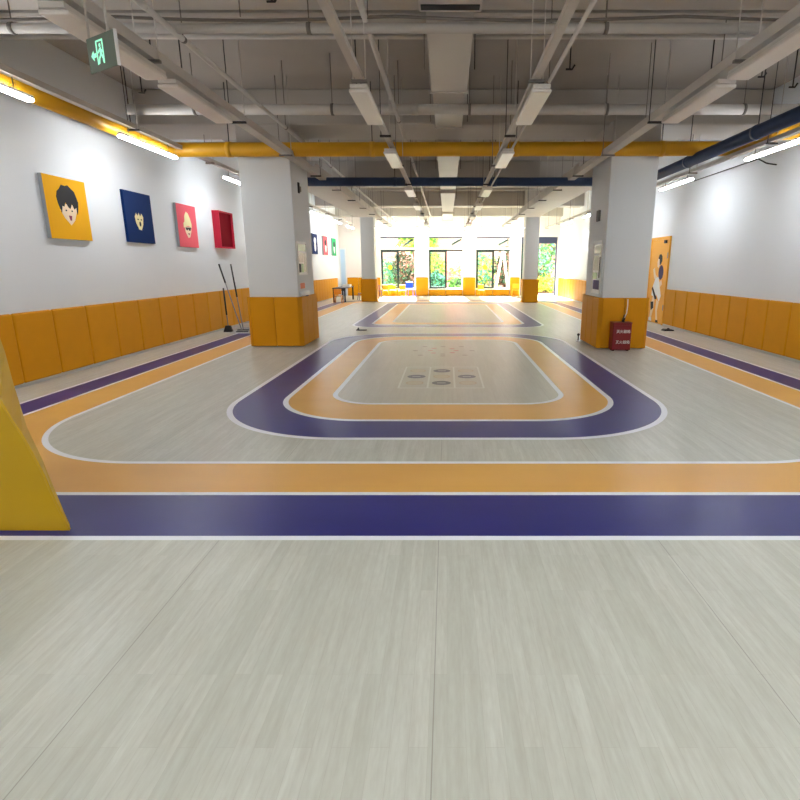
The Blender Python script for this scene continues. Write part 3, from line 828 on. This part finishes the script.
# ================================================================== mops leaning by the left column
def mop(label, top, foot, head, cat='mop', cloth='cloth_grey', grip=.35, name='flat_mop'):
    top, foot = Vector(top), Vector(foot)
    r = thing(name, label, cat, (foot.x, foot.y, 0))
    d = top-foot
    MB(r.location).tube([foot, foot+d*.98], .013, 10).build('handle', 'steel', r)
    MB(r.location).tube([foot+d*(1-grip), top], .019, 10).build('grip', 'black', r)
    if head == 'flat':
        m = MB(r.location); m.box(foot.x-.14, foot.x+.14, foot.y-.05, foot.y+.05, .02, .05, .012)
        m.build('head_plate', 'black', r)
        m = MB(r.location); m.box(foot.x-.27, foot.x+.27, foot.y-.10, foot.y+.10, .001, .03, .012)
        m.build('mop_cloth', cloth, r)
    else:
        m = MB(r.location)
        m.prism([(-.12, .0), (.12, .0), (.06, .16), (-.06, .16)], lambda u, v, t: (foot.x+u, foot.y+t, v+.002), -.03, .03)
        m.build('brush_head', 'black', r)
mop('flat mop with the longest slanting handle, left of the column', (-5.60, 13.62, 1.64), (-5.02, 13.2, .05), 'flat', grip=.28)
mop('flat mop with black gripped upright handle leaning on the padding', (-5.36, 13.75, 1.64), (-5.12, 13.55, .05), 'flat', grip=.5)
mop('short handled dark broom standing against the left padding', (-5.50, 13.5, 1.07), (-5.44, 13.42, .14), 'brush', 'broom', name='broom', grip=.7)
m = MB()
m.ball((-5.36, 13.82, .05), .16, (1.3, .9, .3)); m.ball((-5.24, 13.9, .04), .12, (1.3, .8, .3))
tag(m.build('floor_cloth', 'cloth_grey', loc=(-5.33, 13.72, 0)), 'crumpled pale cloth on the floor beneath the mops', 'cloth')

# small dark items on the floor
r = thing('rubber_doorstop', 'small black doorstop on the floor before the yellow door', 'doorstop', (5.60, 13.7, 0))
MB(r.location).prism([(-.13, 0), (.13, 0), (.13, .03), (-.08, .045)], lambda u, v, t: (5.60+u, 13.7+t, v+.001), -.1, .1).build('wedge', 'black', r)
MB(r.location).ball((5.62, 13.7, .045), .04, (1, 1, .6)).build('knob', 'black', r)
r = thing('slipper', 'small black slipper lying on the floor between the two rings', 'slipper', (-2.18, 13.75, 0))
MB(r.location).prism([(math.cos(a)*.14, math.sin(a)*.05*(1+.25*math.cos(a))) for a in [2*PI*k/18 for k in range(18)]], lambda u, v, t: (-2.18+u, 13.75+v, t), .001, .025).build('sole', 'black', r)
MB(r.location).tube([(-2.26, 13.7, .02), (-2.26, 13.73, .06), (-2.26, 13.77, .06), (-2.26, 13.80, .02)], .018, 8).build('strap', 'black', r)
r = thing('floor_hook', 'small dark stopper on the floor at the inner foot of right column', 'stopper', (2.86, 11.7, 0))
MB(r.location).box(2.82, 2.90, 11.66, 11.74, .001, .02).build('base_plate', 'white_plastic', r)
MB(r.location).tube([(2.86, 11.7, .02), (2.86, 11.7, .14)], .012, 8).ball((2.86, 11.7, .15), .03).build('stem', 'black', r)

# ================================================================== far furniture
def kid_chair(label, loc, rz, mm, group=None, s=1.0):
    r = thing('kids_chair', label, 'chair', loc, rz, group)
    w = .17*s; h = .30*s
    MB().box(-w, w, -w, w, h, h+.03, .012).build('seat', mm, r)
    MB().box(-w, w, w-.03, w, h+.08, h+.32*s, .014).build('backrest', mm, r)
    for sx in (-1, 1):
        MB().tube([(sx*(w-.02), w-.015, h+.02), (sx*(w-.02), w-.015, h+.12)], .012, 6).build('back_post', mm, r)
        for sy in (-1, 1):
            MB().tube([(sx*(w-.03), sy*(w-.03), h), (sx*(w+.01), sy*(w+.01), 0)], .016, 8).build('leg', mm, r)
    return r
kid_chair('small yellow chair under the left part of the leftmost window', (-3.28, 29.2, 0), 0, 'chair_yellow')
kid_chair('small yellow chair against the sill, second from the left', (-2.92, 29.55, 0), .3, 'chair_yellow')
kid_chair('small yellow chair just left of the blue chair', (-2.40, 29.2, 0), -.2, 'chair_yellow')
kid_chair('small purple chair half hidden behind the far left column', (-3.66, 29.0, 0), .5, 'chair_purple')
kid_chair('small blue chair under the right part of the leftmost window', (-1.92, 28.9, 0), .4, 'chair_blue', s=1.25)
kid_chair('small yellow chair before the window with the ladder', (1.85, 29.5, 0), .2, 'chair_yellow')
kid_chair('small yellow chair between the ladder window and garden doorway', (3.66, 29.3, 0), -.2, 'chair_yellow', s=1.1)
r = thing('low_table', 'low black table standing by the far left wall padding', 'table', (-4.85, 25.8, 0))
MB(r.location).box(-5.15, -4.55, 24.6, 26.9, .60, .64, .008).build('tabletop', 'black', r)
for sx in (-5.10, -4.60):
    for sy in (24.68, 26.8):
        MB(r.location).box(sx-.035, sx+.035, sy-.035, sy+.035, 0, .60).build('leg', 'black', r)
MB(r.location).box(-5.13, -4.57, 24.66, 24.70, .50, .60).build('apron', 'black', r)
kid_chair('small orange chair tucked beside the low black table', (-4.80, 24.2, 0), PI, 'chair_orange')
kid_chair('small purple chair at the far end of the low black table', (-4.1, 26.4, 0), -1.2, 'chair_purple')
r = thing('storage_tray', 'shallow pale tray on top of the low black table', 'tray', (-4.8, 26.2, .641))
MB(r.location).box(-4.95, -4.6, 26.0, 26.5, .641, .66).build('tray_base', 'white_plastic', r)
MB(r.location).box(-4.95, -4.93, 26.0, 26.5, .66, .74).box(-4.62, -4.6, 26.0, 26.5, .66, .74).box(-4.93, -4.62, 26.0, 26.02, .66, .74).box(-4.93, -4.62, 26.48, 26.5, .66, .74).build('tray_wall', 'white_plastic', r)

# ================================================================== outside
MB().box(-30, 30, YB+.3, 60, -.22, -.02).build('outside_ground', 'ground_out', kind='structure')
MB().box(-12, 14, 33.0, 40.0, -.02, .03).build('planting_bed', 'soil', kind='structure')
MB().box(-20, 22, 42.0, 42.4, 0, 7.4).build('garden_wall', 'pink_wall', kind='structure')
MB().box(-20, 22, 41.8, 42.6, 7.4, 7.55).build('garden_wall_coping', 'roof', kind='structure')
def bush(label, x, y, rad, hgt, li, n, leaf=.11, name='garden_shrub', cat='shrub', z0=.03, trunk=0, seed=0, li2=None):
    rnd = random.Random(seed)
    r = thing(name, label, cat, (x, y, z0))
    m = MB()
    for k in range(5):
        a = 2*PI*k/5 + rnd.random()
        m.tube([(0.02*math.cos(a), .02*math.sin(a), 0), (rad*.35*math.cos(a), rad*.35*math.sin(a), (trunk+hgt)*.55), (rad*.6*math.cos(a), rad*.6*math.sin(a), (trunk+hgt)*.85)], .03+trunk*.02, 6, r1=.01)
    m.build('stems', 'bark', r)
    m = MB()
    for k in range(n):
        u = rnd.random(); a = rnd.random()*2*PI; zz = rnd.uniform(-1, 1); q = math.sqrt(1-zz*zz); rr = (.45+.55*u**.5)
        rr *= 1+.18*math.sin(3*a+seed)+.12*math.sin(7*zz+a*2)
        p = Vector((rad*q*math.cos(a)*rr, rad*q*math.sin(a)*rr, trunk+hgt/2*(1+zz*rr*.98)))
        if p.z < .03: p.z = .03+rnd.random()*.1
        d = Vector((rnd.uniform(-1, 1), rnd.uniform(-1, 1), rnd.uniform(-.6, 1))).normalized()
        e = d.cross(Vector((rnd.uniform(-1, 1), rnd.uniform(-1, 1), rnd.uniform(-1, 1)))).normalized()
        l = leaf*rnd.uniform(.7, 1.4)
        m.mi = 1 if (li2 is not None and rnd.random() < .35) else 0
        m.quad(p-d*l, p+e*l*.42, p+d*l, p-e*l*.42)
    m.build('foliage', [LEAF[li], LEAF[li2 if li2 is not None else li]], r)
    return r
for k, (lab, x, y, rad, h, li, li2, n, nm, cat, tr) in enumerate([
    ('blue-green shrub seen through the glass sash of the leftmost window', -3.9, 35.5, 1.1, 2.0, 3, 0, 900, 'garden_shrub', 'shrub', 0),
    ('dark leafy climber behind the open half of the leftmost window', -2.7, 33.9, .7, 2.6, 1, 5, 800, 'garden_shrub', 'shrub', 0),
    ('brownish shrub at the right side of the leftmost window', -2.2, 36.5, .9, 1.7, 5, 0, 600, 'garden_shrub', 'shrub', 0),
    ('yellow-green shrub behind the glass sash of the middle window', -.9, 36.5, .9, 2.5, 2, 0, 900, 'garden_shrub', 'shrub', 0),
    ('low blue-green shrub at the foot of the middle window', -.75, 34.2, .75, 1.25, 3, 1, 700, 'garden_shrub', 'shrub', 0),
    ('pink flowering shrub in the right half of the middle window', .75, 35.6, .7, 1.7, 4, 2, 700, 'garden_shrub', 'shrub', 0),
    ('low green shrub under the pink flowers of the middle window', .65, 33.9, .6, .85, 0, 1, 600, 'garden_shrub', 'shrub', 0),
    ('pale blue-green shrub behind the glass sash of the ladder window', 2.3, 35.4, 1.0, 2.4, 3, 2, 900, 'garden_shrub', 'shrub', 0),
    ('dark brown-green shrub behind the white ladder', 3.75, 34.2, .85, 2.7, 1, 5, 1300, 'garden_shrub', 'shrub', 0),
    ('tall mid green shrub seen through the garden doorway', 5.6, 35.4, 1.3, 2.7, 3, 0, 1100, 'garden_shrub', 'shrub', 0),
    ('yellow-green low shrub beyond the garden doorway', 6.1, 33.6, .8, 1.0, 2, 0, 600, 'garden_shrub', 'shrub', 0),
    ('tall tree crown beyond the middle window', -1.9, 39.0, 1.5, 2.6, 2, 0, 1100, 'garden_tree', 'tree', 2.4),
    ('tall green tree crown beyond the garden doorway', 6.8, 39.2, 2.2, 3.6, 0, 3, 1300, 'garden_tree', 'tree', 1.6),
    ('green tree crown beyond the left end of the garden', -8.0, 39.4, 1.8, 3.0, 0, 1, 1000, 'garden_tree', 'tree', 1.6)]):
    bush(lab, x, y, rad, h, li, n, .12 if cat == 'shrub' else .17, nm, cat, .03, tr, k+1, li2)
# white step ladder outside
r = thing('step_ladder', 'white A-frame step ladder outside the right back window', 'ladder', (3.12, 31.5, -.02))
def ladrail(x0, y0, x1, y1):
    return MB(r.location).tube([(x0, y0, -.02), (x1, y1, 2.45)], .04, 8)
for dy in (-.2, .2):
    ladrail(2.72, 31.4+dy, 3.14, 31.4+dy*.6).build('front_rail', 'white_paint', r)
    ladrail(3.52, 31.4+dy, 3.18, 31.4+dy*.6).build('rear_rail', 'white_paint', r)
for k in range(1, 7):
    t = k/7
    MB(r.location).box(2.70+.42*t-.02, 2.74+.42*t+.04, 31.4-.2+.08*t*.9, 31.4+.2-.08*t*.9, 2.47*t-.02, 2.47*t+.01).build('step', 'white_paint', r)
MB(r.location).box(3.05, 3.28, 31.25, 31.55, 2.42, 2.47, .01).build('top_cap', 'white_paint', r)
